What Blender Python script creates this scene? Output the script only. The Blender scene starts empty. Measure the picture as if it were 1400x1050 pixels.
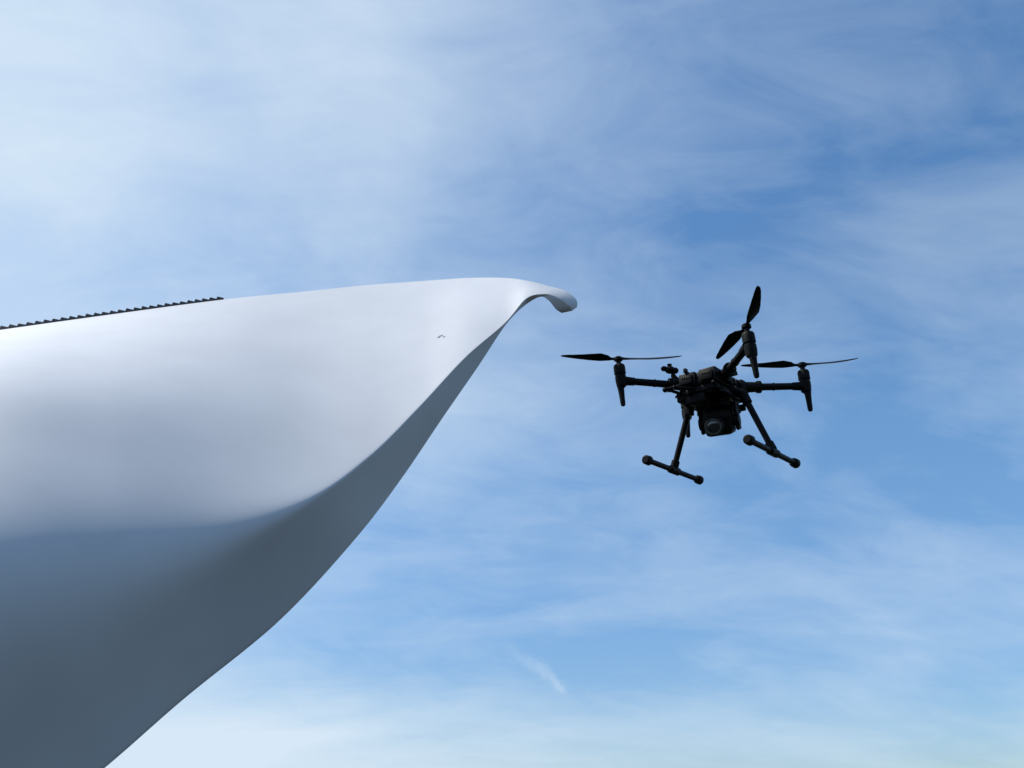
import bpy, bmesh, math, random
from mathutils import Vector, Matrix, noise
random.seed(3)
R=math.radians
scene=bpy.context.scene
scene.view_settings.view_transform='Standard'
scene.view_settings.look='None'
scene.view_settings.exposure=0

# ------------------------------------------------------------------ camera
EYE=1.6
cam_d=bpy.data.cameras.new("camera"); cam=bpy.data.objects.new("camera",cam_d)
scene.collection.objects.link(cam)
cam.location=(0,0,EYE); cam.rotation_euler=(R(120),0,0)
cam_d.sensor_width=36; cam_d.lens=28.286; cam_d.clip_start=0.05; cam_d.clip_end=9000
scene.camera=cam

# ------------------------------------------------------------------ sun
SUN_AZ=R(-92); SUN_EL=R(55)      # compass style azimuth from +Y
sdir=Vector((math.sin(SUN_AZ)*math.cos(SUN_EL),math.cos(SUN_AZ)*math.cos(SUN_EL),math.sin(SUN_EL)))
sl=bpy.data.lights.new("sun",'SUN'); sl.energy=4.5; sl.angle=R(0.5); sl.color=(1,0.965,0.92)
so=bpy.data.objects.new("sun",sl); scene.collection.objects.link(so)
so.rotation_euler=(-sdir).to_track_quat('-Z','Y').to_euler(); so.location=sdir*50

# ------------------------------------------------------------------ node helper
class G:
    def __init__(s,nt): s.nt=nt
    def n(s,t,**k):
        x=s.nt.nodes.new(t)
        for a,b in k.items(): setattr(x,a,b)
        return x
    def put(s,sock,v):
        if isinstance(v,bpy.types.NodeSocket): s.nt.links.new(v,sock)
        elif v is not None: sock.default_value=v
    def m(s,op,a,b=None,c=None,clamp=False):
        x=s.n('ShaderNodeMath',operation=op,use_clamp=clamp)
        s.put(x.inputs[0],a); s.put(x.inputs[1],b); s.put(x.inputs[2],c)
        return x.outputs[0]
    def vm(s,op,a,b=None,out=0):
        x=s.n('ShaderNodeVectorMath',operation=op); s.put(x.inputs[0],a); s.put(x.inputs[1],b)
        return x.outputs[out]
    def rng(s,v,a,b,c=0.0,d=1.0,smooth=True):
        x=s.n('ShaderNodeMapRange',clamp=True); x.interpolation_type='SMOOTHSTEP' if smooth else 'LINEAR'
        s.put(x.inputs[0],v)
        for i,q in enumerate((a,b,c,d)): x.inputs[i+1].default_value=q
        return x.outputs[0]
    def noise(s,v,scale,detail=4,rough=.5,dist=0.0):
        x=s.n('ShaderNodeTexNoise'); s.put(x.inputs['Vector'],v)
        x.inputs['Scale'].default_value=scale; x.inputs['Detail'].default_value=detail
        x.inputs['Roughness'].default_value=rough; x.inputs['Distortion'].default_value=dist
        return x.outputs[0]
    def mix(s,f,a,b,bt='MIX'):
        x=s.n('ShaderNodeMix',data_type='RGBA',blend_type=bt); s.put(x.inputs[0],f); s.put(x.inputs[6],a); s.put(x.inputs[7],b)
        return x.outputs[2]
    def mapping(s,v,loc=(0,0,0),rot=(0,0,0),sc=(1,1,1)):
        x=s.n('ShaderNodeMapping'); s.put(x.inputs[0],v); x.inputs[1].default_value=loc
        x.inputs[2].default_value=rot; x.inputs[3].default_value=sc
        return x.outputs[0]

# ------------------------------------------------------------------ sky
w=bpy.data.worlds.new("World"); scene.world=w; w.use_nodes=True
nt=w.node_tree; nt.nodes.clear(); g=G(nt)
sky=g.n('ShaderNodeTexSky',sky_type='NISHITA'); sky.sun_disc=False
sky.sun_elevation=SUN_EL; sky.sun_rotation=SUN_AZ%(2*math.pi)
sky.air_density=1.3; sky.dust_density=0.1; sky.ozone_density=2.5
tc=g.n('ShaderNodeTexCoord').outputs['Generated']
d=g.vm('NORMALIZE',tc)
sx=g.n('ShaderNodeSeparateXYZ'); g.put(sx.inputs[0],d)
zc=g.m('MAXIMUM',sx.outputs[2],0.0)
inv=g.m('DIVIDE',1.0,g.m('ADD',zc,0.36))
pl=g.n('ShaderNodeCombineXYZ'); g.put(pl.inputs[0],g.m('MULTIPLY',sx.outputs[0],inv)); g.put(pl.inputs[1],g.m('MULTIPLY',sx.outputs[1],inv))
P=pl.outputs[0]
# cirrus sheets drawn on the cloud plane, streaked by the wind
st=g.mapping(P,loc=(3.1,1.7,0),rot=(0,0,R(-48)),sc=(0.7,1.25,1))
n1=g.noise(st,2.0,8,.52,.45)
n2=g.noise(g.mapping(P,loc=(7.3,2.2,4),rot=(0,0,R(-60)),sc=(0.8,1.7,1)),5.5,10,.62,.6)
n3=g.noise(g.mapping(P,loc=(1.3,9.2,2)),0.9,3,.5,.2)
nn=g.m('ADD',g.m('MULTIPLY',n1,.60),g.m('ADD',g.m('MULTIPLY',n2,.27),g.m('MULTIPLY',n3,.13)))
glow=g.vm('DOT_PRODUCT',d,Vector((math.sin(R(-62))*math.cos(R(36)),math.cos(R(-62))*math.cos(R(36)),math.sin(R(36)))),out=1)
gl=g.rng(glow,0.50,0.97,0,1,smooth=False)
lo=g.rng(sx.outputs[2],0.06,0.19,1,0)
lw=g.m('MULTIPLY',lo,g.rng(sx.outputs[0],-.35,.5,.40,.06))
dens=g.m('ADD',g.m('ADD',nn,g.m('MULTIPLY',gl,.35)),lw)
mask=g.rng(dens,0.435,0.97,0.0,1.0,smooth=False)
# one short isolated wisp low in the sky
wm=Vector((.027,.982,.184)).normalized(); wt=(Vector((.0636,.9855,.1577))-Vector((-.009,.978,.2097))).normalized(); wn=wm.cross(wt)
off=g.vm('SUBTRACT',d,wm); wa=g.vm('DOT_PRODUCT',off,wt,out=1); wb=g.vm('DOT_PRODUCT',off,wn,out=1)
wob=g.m('MULTIPLY',g.m('SUBTRACT',g.noise(d,30,8,.65),.5),.034)
wb=g.m('ADD',wb,wob)
wid=g.m('ADD',.0028,g.m('MULTIPLY',g.m('SUBTRACT',.05,wa),.07))
e1=g.m('EXPONENT',g.m('MULTIPLY',g.m('POWER',g.m('ABSOLUTE',g.m('DIVIDE',wb,wid)),2.0),-1))
e2=g.rng(wa,-.07,.03,0,1); e3=g.rng(wa,.035,.05,1,0)
wisp=g.m('MULTIPLY',g.m('MULTIPLY',g.m('MULTIPLY',e1,e2),e3),.30)
mask=g.m('ADD',mask,wisp,clamp=True)
hs=g.n('ShaderNodeHueSaturation'); g.put(hs.inputs['Color'],sky.outputs[0]); hs.inputs['Saturation'].default_value=1.2; hs.inputs['Value'].default_value=1.55
hz=g.rng(sx.outputs[2],0.03,0.42,1,0,smooth=False)
blue=g.mix(hz,hs.outputs[0],(.44,.54,.76,1),'MULTIPLY')
col=g.mix(mask,blue,(6.8,8.1,9.4,1))
bg=g.n('ShaderNodeBackground'); g.put(bg.inputs[0],col); bg.inputs[1].default_value=0.1
ow=g.n('ShaderNodeOutputWorld'); nt.links.new(bg.outputs[0],ow.inputs[0])

# ------------------------------------------------------------------ materials
def mat(name,col,rough=.5,metal=0,var=.0,vs=20,bump=0,bs=200,coat=0,spec=.5):
    m=bpy.data.materials.new(name); m.use_nodes=True; q=G(m.node_tree)
    b=m.node_tree.nodes['Principled BSDF']
    b.inputs['Roughness'].default_value=rough; b.inputs['Metallic'].default_value=metal
    b.inputs['Specular IOR Level'].default_value=spec
    b.inputs['Coat Weight'].default_value=coat
    co=q.n('ShaderNodeTexCoord').outputs['Object']
    nz=q.noise(co,vs,6,.6)
    a=tuple(c*(1-var) for c in col)+(1,); c2=tuple(min(1,c*(1+var)) for c in col)+(1,)
    q.put(b.inputs['Base Color'],q.mix(q.rng(nz,.3,.7),a,c2))
    if bump:
        bp=q.n('ShaderNodeBump'); bp.inputs['Strength'].default_value=bump; bp.inputs['Distance'].default_value=.002
        q.put(bp.inputs['Height'],q.noise(co,bs,4,.6)); q.put(b.inputs['Normal'],bp.outputs[0])
    return m
M_blade=mat("blade_gelcoat",(.55,.56,.575),.5,0,.03,1.7,.10,260,spec=.22)
M_serr=mat("serration_plastic",(.03,.034,.04),.6,0,.2,30,spec=.2)
M_mark=mat("surface_scuff",(.16,.14,.12),.8,0,.3,60)
M_carbon=mat("carbon_fibre",(.003,.0032,.0035),.5,0,.3,120,.1,900,spec=.12)
M_plastic=mat("black_plastic",(.0035,.0038,.004),.55,0,.3,80,.15,700,spec=.12)
M_grey=mat("grey_plastic",(.009,.009,.009),.5,0,.2,90,spec=.13)
M_silver=mat("lens_ring",(.10,.105,.10),.4,.4,.1,90)
M_glass=mat("lens_glass",(.008,.01,.016),.06,0,.1,10,coat=1)
M_brass=mat("brass_screws",(.07,.05,.02),.45,.4,.2,50)
M_board=mat("circuit_board",(.01,.025,.018),.5,0,.3,150)
M_ground=bpy.data.materials.new("dry_grass"); M_ground.use_nodes=True
q=G(M_ground.node_tree); b=M_ground.node_tree.nodes['Principled BSDF']; b.inputs['Roughness'].default_value=.95
b.inputs['Specular IOR Level'].default_value=.1
co=q.n('ShaderNodeTexCoord').outputs['Object']
q.put(b.inputs['Base Color'],q.mix(q.rng(q.noise(co,.6,9,.65),.35,.65),(.022,.028,.022,1),(.036,.036,.032,1)))
bp=q.n('ShaderNodeBump'); bp.inputs['Strength'].default_value=.8; bp.inputs['Distance'].default_value=.05
q.put(bp.inputs['Height'],q.noise(co,14,6,.7)); q.put(b.inputs['Normal'],bp.outputs[0])

def obj(name,bm,mats,parent=None,smooth=True,mw=None):
    me=bpy.data.meshes.new(name); bmesh.ops.recalc_face_normals(bm,faces=bm.faces[:]); bm.to_mesh(me); bm.free()
    for m in (mats if isinstance(mats,(list,tuple)) else [mats]): me.materials.append(m)
    if smooth: me.polygons.foreach_set('use_smooth',[True]*len(me.polygons))
    o=bpy.data.objects.new(name,me); scene.collection.objects.link(o)
    if parent: o.parent=parent
    if mw is not None: o.matrix_world=mw
    return o

# ------------------------------------------------------------------ ground
bm=bmesh.new(); N=64
ce=bm.verts.new((0,0,0)); rings=[]
for r in (6,20,60,200,800,3500):
    rings.append([bm.verts.new((r*math.cos(2*math.pi*i/N),r*math.sin(2*math.pi*i/N),0)) for i in range(N)])
for i in range(N): bm.faces.new((ce,rings[0][i],rings[0][(i+1)%N]))
for a,b2 in zip(rings,rings[1:]):
    for i in range(N): bm.faces.new((a[i],b2[i],b2[(i+1)%N],a[(i+1)%N]))
obj("ground",bm,M_ground)

# ------------------------------------------------------------------ turbine blade
# survey frame of the blade sections: bearing (in 1/1100 units) and range
c30,s30=math.cos(R(30)),.5
def sv(x,y,dd):
    a=(x-700)/1100; bb=(525-y)/1100
    return Vector((a*dd, dd*(c30-s30*bb), EYE+dd*(s30+c30*bb)))
# T = trailing edge, C = shoulder, L = leading edge, r = shoulder roundness
ST=[
 ((789,420,6.90),(782,425,6.86),(768,428,6.88),.3),
 ((788,410,6.95),(778,418,6.84),(760,423,6.86),.3),
 ((774,398,7.02),(764,408,6.84),(750,411,6.86),.3),
 ((750,391,7.12),(746,402,6.86),(738,406,6.88),.25),
 ((722,384,7.28),(720,408,6.84),(716,419,6.88),.2),
 ((690,380,7.55),(690,442,6.6),(691,445,6.64),.08),
 ((640,380,7.9),(636,489,6.2),(655,500,6.4),.06),
 ((580,384,8.2),(572,558,5.7),(605,573,6.05),.06),
 ((500,390,8.35),(505,625,5.2),(550,655,5.75),.07),
 ((410,399,8.3),(420,686,4.7),(488,737,5.3),.14),
 ((300,410,8.1),(290,738,4.2),(386,848,4.8),.45),
 ((150,430,7.7),(140,768,3.7),(254,957,4.25),.72),
 ((0,451,7.3),(-20,790,3.3),(128,1066,3.8),.9),
 ((-200,480,6.9),(-240,825,2.95),(-50,1200,3.35),.95),
 ((-500,525,6.4),(-600,880,2.6),(-330,1420,2.95),.95),
]
secs=[]
for T,C,L,r in ST:
    T_,C_,L_=sv(*T),sv(*C),sv(*L)
    chord=(T_-L_).length
    nrm=(C_-T_).cross(Vector((-1,-.35,-.2))).normalized()
    if nrm.y>0: nrm=-nrm
    w_=max(0,r-.1)
    A=T_.lerp(C_,.33)+nrm*(.018+.035*w_)*chord*.9; B=T_.lerp(C_,.68-.05*w_)+nrm*(.018+.062*w_)*chord*1.3
    C1=C_.lerp(B,min(r,.6)); C2=C_.lerp(L_,r*.8)
    C0=C_ + ((C_-(C1+C2)/2)*.10 if r>.3 else Vector((0,0,0)))
    lx=lambda f:(L[0]+(T[0]-L[0])*f, L[1]+(T[1]-L[1])*f)
    th=min(.35,chord*.10)
    K1=sv(*lx(.10),L[2]+th*.9+(T[2]-L[2])*.1); K2=sv(*lx(.45),L[2]+(T[2]-L[2])*.45+th*1.6); K3=sv(*lx(.8),L[2]+(T[2]-L[2])*.8+th*.7)
    secs.append([T_,T_,T_,A,B,C1,C0,C2,L_,L_,K1,K2,K3,T_,T_,T_])
# constant run-out towards the root, out of view
for k in (1,2,3):
    secs.append([p+Vector((-3.6,-.9,-.15))*k for p in secs[len(ST)-1]])
def bs(P,t):
    i=min(int(t),len(P)-4); u=t-i
    b0=(1-u)**3/6; b1=(3*u**3-6*u*u+4)/6; b2=(-3*u**3+3*u*u+3*u+1)/6; b3=u**3/6
    return P[i]*b0+P[i+1]*b1+P[i+2]*b2+P[i+3]*b3
def cr(a,b,c,d,u):
    return .5*((2*b)+(c-a)*u+(2*a-5*b+4*c-d)*u*u+(3*b-a-3*c+d)*u**3)
def sec_at(s):
    n=len(secs); i=min(int(s),n-2); u=s-i
    a,b,c,d=secs[max(i-1,0)],secs[i],secs[i+1],secs[min(i+2,n-1)]
    return [cr(a[k],b[k],c[k],d[k],u) for k in range(len(b))]
NV=156; SUB=12
def ring(s):
    Pn=sec_at(s); m=len(Pn)-3
    return [bs(Pn,m*j/NV*.99999) for j in range(NV)]
rs=[ring(i/SUB) for i in range(SUB*(len(secs)-1)+1)]
blade=bpy.data.objects.new("wind_turbine_blade",None); scene.collection.objects.link(blade)
bm=bmesh.new(); vs=[[bm.verts.new(p) for p in rr] for rr in rs]
for a,b2 in zip(vs,vs[1:]):
    for j in range(NV): bm.faces.new((a[j],a[(j+1)%NV],b2[(j+1)%NV],b2[j]))
for rr in (vs[0],vs[-1]):
    bm.faces.new(rr)
bmesh.ops.remove_doubles(bm,verts=bm.verts[:],dist=1e-5)
obj("shell",bm,M_blade,blade)
# serrated trailing edge strip
bm=bmesh.new()
def Tpt(s): return sec_at(s)[0]
s=10.0-.045
n=3000; prev=Tpt(s); dist=0; path=[(0,prev,s)]
for i in range(1,n):
    ss=s+(17-s)*i/n; p=Tpt(ss); dist+=(p-prev).length; path.append((dist,p,ss)); prev=p
pitch=.070; k=0; stations=[]
for (dq,p,ss) in path:
    while dq>=k*pitch/2: stations.append((p,ss)); k+=1
for i in range(0,min(len(stations)-2,420),2):
    (p0,s0),(pm,s1),(p1,s2)=stations[i],stations[i+1],stations[i+2]
    inn=(sec_at(s1)[3]-pm).normalized(); up=(-inn*.5+Vector((0,-.15,.9))).normalized()
    al=(p1-p0).normalized(); nz=al.cross(up).normalized()
    hb=.018; ht=.050+random.uniform(-.003,.003)
    vv=[]
    for off in (0.004,-0.004):
        vv.append([bm.verts.new(q+nz*off) for q in (p0-up*.03,p1-up*.03,p1+up*hb,p1.lerp(p0,.12)+up*ht,p0+up*hb)])
    bm.faces.new(vv[0]); bm.faces.new(vv[1][::-1])
    for j in range(5): bm.faces.new((vv[0][j],vv[0][(j+1)%5],vv[1][(j+1)%5],vv[1][j]))
obj("serrated_trailing_edge",bm,M_serr,blade,smooth=False)
# small scuff on the gelcoat
bm=bmesh.new()
def surf(s,t):
    Pn=sec_at(s); p=bs(Pn,t); e=bs(Pn,t+.02)-p; f=bs(sec_at(s+.02),t)-p
    nn_=e.cross(f).normalized(); nn_= -nn_ if nn_.y>0 else nn_
    return p+nn_*.002
for (sa,sb,t,wd) in ((6.56,6.67,2.9,.03),(6.50,6.55,2.98,.02)):
    a1=[bm.verts.new(surf(sa+(sb-sa)*i/6,t+wd*math.sin(i*1.3)*.3)) for i in range(7)]
    a2=[bm.verts.new(surf(sa+(sb-sa)*i/6,t+wd+wd*math.sin(i*2.1)*.4)) for i in range(7)]
    for i in range(6): bm.faces.new((a1[i],a1[i+1],a2[i+1],a2[i]))
obj("scuff",bm,M_mark,blade)

# ------------------------------------------------------------------ drone
u=Vector((.9965,.0812,.0137)).normalized(); up=Vector((-.0004,-.1616,.9868)); up=(up-u*up.dot(u)).normalized(); v=up.cross(u)
DM=Matrix((( u.x,v.x,up.x,.676),(u.y,v.y,up.y,2.317),(u.z,v.z,up.z,1.418+EYE),(0,0,0,1)))
drone=bpy.data.objects.new("quadcopter_drone",None); scene.collection.objects.link(drone); drone.matrix_world=DM
F=Vector((.7071,.7071,0)); S=Vector((.7071,-.7071,0)); Z=Vector((0,0,1))
def L3(f,s_,z): return F*f+S*s_+Z*z
def frame(zax,hint=Z):
    z=zax.normalized(); x=hint.cross(z)
    if x.length<1e-3: x=Vector((1,0,0)).cross(z)
    x.normalize(); y=z.cross(x)
    return x,y,z
def tube(bm,p0,p1,r0,r1=None,seg=20,mi=0,caps=True):
    r1=r0 if r1 is None else r1; x,y,z=frame(p1-p0)
    A=[];B=[]
    for i in range(seg):
        a=2*math.pi*i/seg; dd=x*math.cos(a)+y*math.sin(a)
        A.append(bm.verts.new(p0+dd*r0)); B.append(bm.verts.new(p1+dd*r1))
    fs=[bm.faces.new((A[i],A[(i+1)%seg],B[(i+1)%seg],B[i])) for i in range(seg)]
    if caps: fs+= [bm.faces.new(A[::-1]),bm.faces.new(B)]
    for f in fs: f.material_index=mi
def lathe(bm,p0,axis,prof,seg=24,mi=0):
    x,y,z=frame(axis); prev=None
    for (h,r) in prof:
        rg=[bm.verts.new(p0+z*h+(x*math.cos(2*math.pi*i/seg)+y*math.sin(2*math.pi*i/seg))*max(r,1e-4)) for i in range(seg)]
        if prev:
            for i in range(seg):
                f=bm.faces.new((prev[i],prev[(i+1)%seg],rg[(i+1)%seg],rg[i])); f.material_index=mi
        else: bm.faces.new(rg[::-1]).material_index=mi
        prev=rg
    bm.faces.new(prev).material_index=mi
def box(bm,c,ax,ay,az,sx,sy,sz,bev=.004,mi=0,taper=1):
    t=bmesh.new(); bmesh.ops.create_cube(t,size=1)
    for q_ in t.verts:
        k=taper if q_.co.z<0 else 1
        q_.co=Vector((q_.co.x*sx*k,q_.co.y*sy*k,q_.co.z*sz))
    if bev: bmesh.ops.bevel(t,geom=t.edges[:],offset=bev,segments=2,affect='EDGES',profile=.5)
    mp={}
    for q_ in t.verts: mp[q_]=bm.verts.new(c+ax*q_.co.x+ay*q_.co.y+az*q_.co.z)
    for f in t.faces: bm.faces.new([mp[q_] for q_ in f.verts]).material_index=mi
    t.free()
def ball(bm,c,r,mi=0,sc=(1,1,1)):
    t=bmesh.new(); bmesh.ops.create_uvsphere(t,u_segments=20,v_segments=12,radius=r); mp={}
    for q_ in t.verts: mp[q_]=bm.verts.new(c+Vector((q_.co.x*sc[0],q_.co.y*sc[1],q_.co.z*sc[2])))
    for f in t.faces: bm.faces.new([mp[q_] for q_ in f.verts]).material_index=mi
    t.free()
def dobj(name,bm,mats,smooth=True):
    o=obj(name,bm,mats,None,smooth); o.parent=drone
    if smooth:
        md=o.modifiers.new("e",'EDGE_SPLIT'); md.split_angle=R(38)
    return o
MATS=[M_plastic,M_carbon,M_grey,M_silver,M_glass,M_brass,M_board]
RR=.3215; ZA=-.072
motors={'R':Vector((RR-.008,0,0)),'L':Vector((-RR,0,0)),'F':Vector((0,RR,0)),'T':Vector((0,-RR,-.016))}
# arms
bm=bmesh.new()
for k_,mp_ in motors.items():
    dr=Vector((mp_.x,mp_.y,0)).normalized(); inner=dr*.085+Z*(ZA-.012); outer=dr*(RR-.004)+Z*ZA
    tube(bm,inner,outer,.0125,.0115,mi=1)
    tube(bm,inner,inner.lerp(outer,.26),.019,.017,mi=0)
    tube(bm,inner.lerp(outer,.26),inner.lerp(outer,.31),.021,.021,mi=0)
    tube(bm,inner.lerp(outer,.80),outer,.0135,.016,mi=0)
    tube(bm,inner.lerp(outer,.50),inner.lerp(outer,.52),.0135,.0135,mi=2)
dobj("arms",bm,MATS)
# motor pods with feet
bm=bmesh.new()
tilt={'L':Vector((.08,0,-1)),'R':Vector((.02,0,-1)),'T':Vector((.08,0,-1)),'F':Vector((.0,0,-1))}
for k_,mp_ in motors.items():
    dn=tilt[k_].normalized(); c=mp_
    lathe(bm,c+dn*.075,-dn,[(-.022,.010),(-.016,.0165),(0,.0185),(.018,.0185),(.02,.0165),(.024,.0165),(.026,.0195),(.052,.0195),(.058,.017),(.062,.010)],mi=0)
    lathe(bm,c+dn*.015,-dn,[(0,.008),(.012,.008),(.018,.006),(.02,.001)],mi=2)
    out=mp_.normalized()
    lathe(bm,c+dn*.09+out*.004,dn,[(0,.0125),(.015,.0105),(.045,.0088),(.062,.0085),(.070,.007),(.073,.002)],seg=16,mi=0)
    tube(bm,c+dn*.086,c+dn*.092,.0145,.0145,mi=2)
dobj("motor_pods",bm,MATS)
# propellers
def blade_mesh(bm,root,dr,nrm,length=.205,hand=1):
    dr=dr.normalized(); side=nrm.cross(dr).normalized()*hand; nrm=dr.cross(side)*hand
    key=[(0.0,.010,.008,0),(.06,.012,.006,12),(.14,.026,.005,22),(.28,.039,.004,19),(.45,.036,.003,15),(.65,.029,.0025,11),(.85,.021,.002,8),(.96,.014,.0018,6),(1.0,.006,.0015,5)]
    st_=[]
    for a_,b_ in zip(key,key[1:]):
        for i in range(4):
            f=i/4; f2=f*f*(3-2*f); st_.append(tuple([a_[0]+(b_[0]-a_[0])*f]+[a_[j]+(b_[j]-a_[j])*(f*.6+f2*.4) for j in (1,2,3)]))
    st_.append(key[-1])
    prev=None
    for (t,ch,th,an) in st_:
        a=R(an); cx=side*math.cos(a)+nrm*math.sin(a); cn=nrm*math.cos(a)-side*math.sin(a)
        o=root+dr*(length*t)+nrm*(.012*t*t)
        off=.25*ch*min(1,t/.14)
        pr=[o+cx*(-.5*ch+off),o+cx*(-.2*ch+off)+cn*th,o+cx*(.2*ch+off)+cn*th*.8,o+cx*(.5*ch+off),o+cx*(.1*ch+off)-cn*th*.3,o+cx*(-.3*ch+off)-cn*th*.3]
        rg=[bm.verts.new(p) for p in pr]
        if prev:
            for i in range(6): bm.faces.new((prev[i],prev[(i+1)%6],rg[(i+1)%6],rg[i]))
        else: bm.faces.new(rg[::-1])
        prev=rg
    bm.faces.new(prev)
bm=bmesh.new()
def dir_(a): return Vector((math.cos(R(a)),math.sin(R(a)),0))
props={'L':(dir_(175),dir_(-5),1,.182,.203),'R':(dir_(165),dir_(-15),1,.192,.172),'T':(Vector((-.17,-.95,.12)),Vector((-.10,.98,-.15)),1,.185,.20),'F':(dir_(63),dir_(243),-1,.2,.2)}
for k_,(d1,d2,h,ln1,ln2) in props.items():
    hub=motors[k_]+Vector((0,0,.004))
    lathe(bm,hub,Z,[(-.006,.012),(-.004,.0145),(.004,.0145),(.008,.011),(.010,.004)])
    for dd,ln in ((d1,ln1),(d2,ln2)): blade_mesh(bm,hub+dd.normalized()*.010,dd,Z,hand=h,length=ln)
dobj("propellers",bm,[M_carbon])
# body
bm=bmesh.new()
box(bm,L3(0,0,-.088),F,S,Z,.235,.105,.05,.014)
box(bm,L3(.02,0,-.060),F,S,Z,.15,.085,.018,.006)
box(bm,L3(-.02,0,-.122),F,S,Z,.19,.125,.022,.006)
box(bm,L3(-.075,.036,-.085),F,S,Z,.10,.060,.047,.006,mi=2)      # battery packs
box(bm,L3(-.075,-.036,-.085),F,S,Z,.10,.060,.045,.006,mi=2)
box(bm,L3(.115,0,-.092),F,S,Z,.045,.075,.045,.010)
for s_ in (-.03,.03): tube(bm,L3(.13,s_,-.09),L3(.142,s_,-.09),.011,.010,mi=4)
for f_,s_ in ((-.128,-.036),(-.128,.036)):
    box(bm,L3(f_,s_,-.09),F,S,Z,.012,.044,.03,.003,mi=0)
    for i in range(4): box(bm,L3(f_-.007,s_-.012+i*.008,-.082),F,S,Z,.002,.004,.004,0,mi=5)
for i in range(9): box(bm,L3(-.055+i*.016,0,-.047),F,S,Z,.006,.07,.010,.001,mi=2)  # cooling fins
for i in range(7): box(bm,L3(-.06+i*.018,-.064,-.078),F,S,Z,.008,.008,.026,.001,mi=(6 if i%2 else 0))
for i in range(7): box(bm,L3(-.06+i*.018,.064,-.078),F,S,Z,.008,.008,.026,.001,mi=(2 if i%3 else 5))
for sg in (-1,1):                                            # arm sockets
    for f_ in (-1,1): box(bm,L3(f_*.062,sg*.062,-.084),F,S,Z,.06,.045,.04,.010)
# gimbal mount plate, dampers and rails under the body
box(bm,L3(.01,0,-.143),F,S,Z,.13,.10,.008,.002,mi=1)
box(bm,L3(.01,.0,-.158),F,S,Z,.10,.11,.016,.004,mi=0)
for f_ in (-.045,.065):
    for s_ in (-.045,.045): tube(bm,L3(f_,s_,-.148),L3(f_,s_,-.170),.011,.008,mi=0)
for s_ in (-.07,.07): tube(bm,L3(-.10,s_,-.138),L3(.10,s_,-.138),.006,.006,mi=1)
box(bm,L3(-.085,-.02,-.148),F,S,Z,.05,.07,.032,.005,mi=0)
box(bm,L3(-.07,-.075,-.128),F,S,Z,.055,.035,.036,.005,mi=0)
box(bm,L3(-.03,-.085,-.150),F,S,Z,.03,.025,.05,.005,mi=2)
# gps puck on mast + antenna clutter
tube(bm,L3(-.105,-.075,-.07),L3(-.117,-.098,-.040),.004,.004)
ball(bm,L3(-.117,-.098,-.034),.017,0,(1,1,.75))
ball(bm,L3(-.100,-.088,-.034),.012,2,(1,1,.9))
ball(bm,L3(-.130,-.112,-.030),.011,0,(1,1,.8))
tube(bm,L3(-.117,-.098,-.03),L3(-.117,-.098,-.014),.006,.008)
for (a,b_,r_) in ((L3(-.12,-.05,-.10),L3(-.155,-.10,-.115),.007),(L3(-.12,-.02,-.12),L3(-.165,-.06,-.118),.005),(L3(-.09,-.07,-.12),L3(-.12,-.105,-.105),.006),(L3(-.1,.04,-.1),L3(-.13,.06,-.12),.006)):
    tube(bm,a,b_,r_,r_*.8); ball(bm,b_,r_*1.3)
for i in range(44):
    f_=random.uniform(-.125,.09); s_=random.choice((-1,1))*random.uniform(.03,.078); z_=random.choice((-.132,-.06,-.055,-.14,-.1,-.112,-.15))
    box(bm,L3(f_,s_,z_),F,S,Z,random.uniform(.010,.035),random.uniform(.01,.03),random.uniform(.008,.022),.002,mi=random.choice((0,0,1,2,5,6)))
# cables
for (p,q_,sag) in ((L3(-.11,-.06,-.06),L3(.0,-.085,-.11),.03),(L3(-.02,.07,-.07),L3(.06,.05,-.15),.02),(L3(-.1,.02,-.12),L3(.0,-.03,-.16),.03),(L3(-.12,-.03,-.06),L3(-.10,-.09,-.13),.015),(L3(-.09,.06,-.1),L3(-.03,.06,-.17),.02)):
    pv=p
    for i in range(1,9):
        t=i/8; nx=p.lerp(q_,t)-Z*sag*4*t*(1-t)+S*.01*math.sin(t*6); tube(bm,pv,nx,.0028,.0028,seg=8); pv=nx
dobj("body",bm,MATS)
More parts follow.
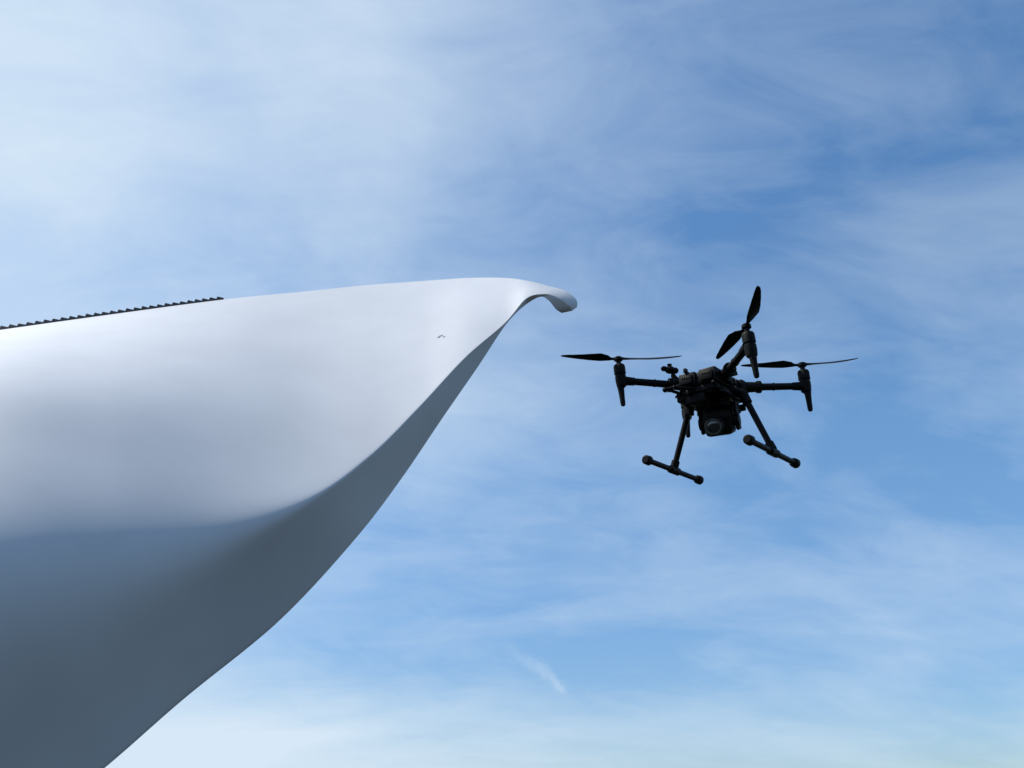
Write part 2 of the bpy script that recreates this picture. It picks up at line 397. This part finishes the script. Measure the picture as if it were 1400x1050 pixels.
# landing gear
bm=bmesh.new()
for sg in (-1,1):
    top=L3(0,sg*.095,-.13); bot=L3(0,sg*.173,-.335)
    tube(bm,L3(0,sg*.055,-.115),top,.013,.016,mi=0)
    tube(bm,top,bot,.0105,.0095,mi=1); tube(bm,top,top.lerp(bot,.18),.016,.015,mi=0)
    tube(bm,bot.lerp(top,.12),bot,.0135,.014,mi=0)
    a=L3(-.17,sg*.173,-.342); c=L3(.17,sg*.173,-.342)
    tube(bm,a,c,.0090,.0090,mi=1); tube(bm,L3(-.025,sg*.173,-.342),L3(.025,sg*.173,-.342),.0135,.0135)
    for e in (a,c):
        ax=(c-a).normalized(); lathe(bm,e-ax*.014,ax,[(0,.010),(.004,.015),(.022,.016),(.026,.012)],mi=0)
dobj("landing_gear",bm,MATS)
# gimbal camera
bm=bmesh.new()
gc=L3(.012,0.0,-.205); look=Vector((-.50,-.78,-.36)).normalized()
gx,gy,gz=frame(look)
tube(bm,L3(.01,.0,-.13),L3(.01,.0,-.150),.034,.030,mi=0)
tube(bm,L3(.01,.0,-.150),L3(.01,.0,-.170),.026,.026,mi=2)
box(bm,gc+gy*.050-look*.005,gx,gy,gz,.05,.012,.035,.005)
for sg in (-1,1): box(bm,gc+gx*sg*.058+gy*.010-look*.005,gx,gy,gz,.012,.088,.036,.005)
for sg in (-1,1): tube(bm,gc+gx*sg*.066,gc+gx*sg*.045,.020,.020,mi=0)
box(bm,gc+gy*.049-look*.005,gx,gy,gz,.126,.012,.03,.005)
box(bm,gc,gx,gy,gz,.092,.086,.075,.014,mi=0)
box(bm,gc+look*.038+gx*.026+gy*.022,gx,gy,gz,.024,.022,.012,.003,mi=2)
lc=gc+look*.036-gx*.008-gy*.008
lathe(bm,lc,look,[(0,.033),(.012,.033),(.014,.031),(.024,.030),(.027,.028)],mi=2,seg=32)
lathe(bm,lc+look*.0275,look,[(0,.0265),(.003,.0255),(.003,.021),(.0005,.020)],mi=3,seg=32)
lathe(bm,lc+look*.0290,look,[(0,.0195),(.003,.015),(.0045,.007),(.005,.001)],mi=4,seg=32)
dobj("gimbal_camera",bm,MATS)
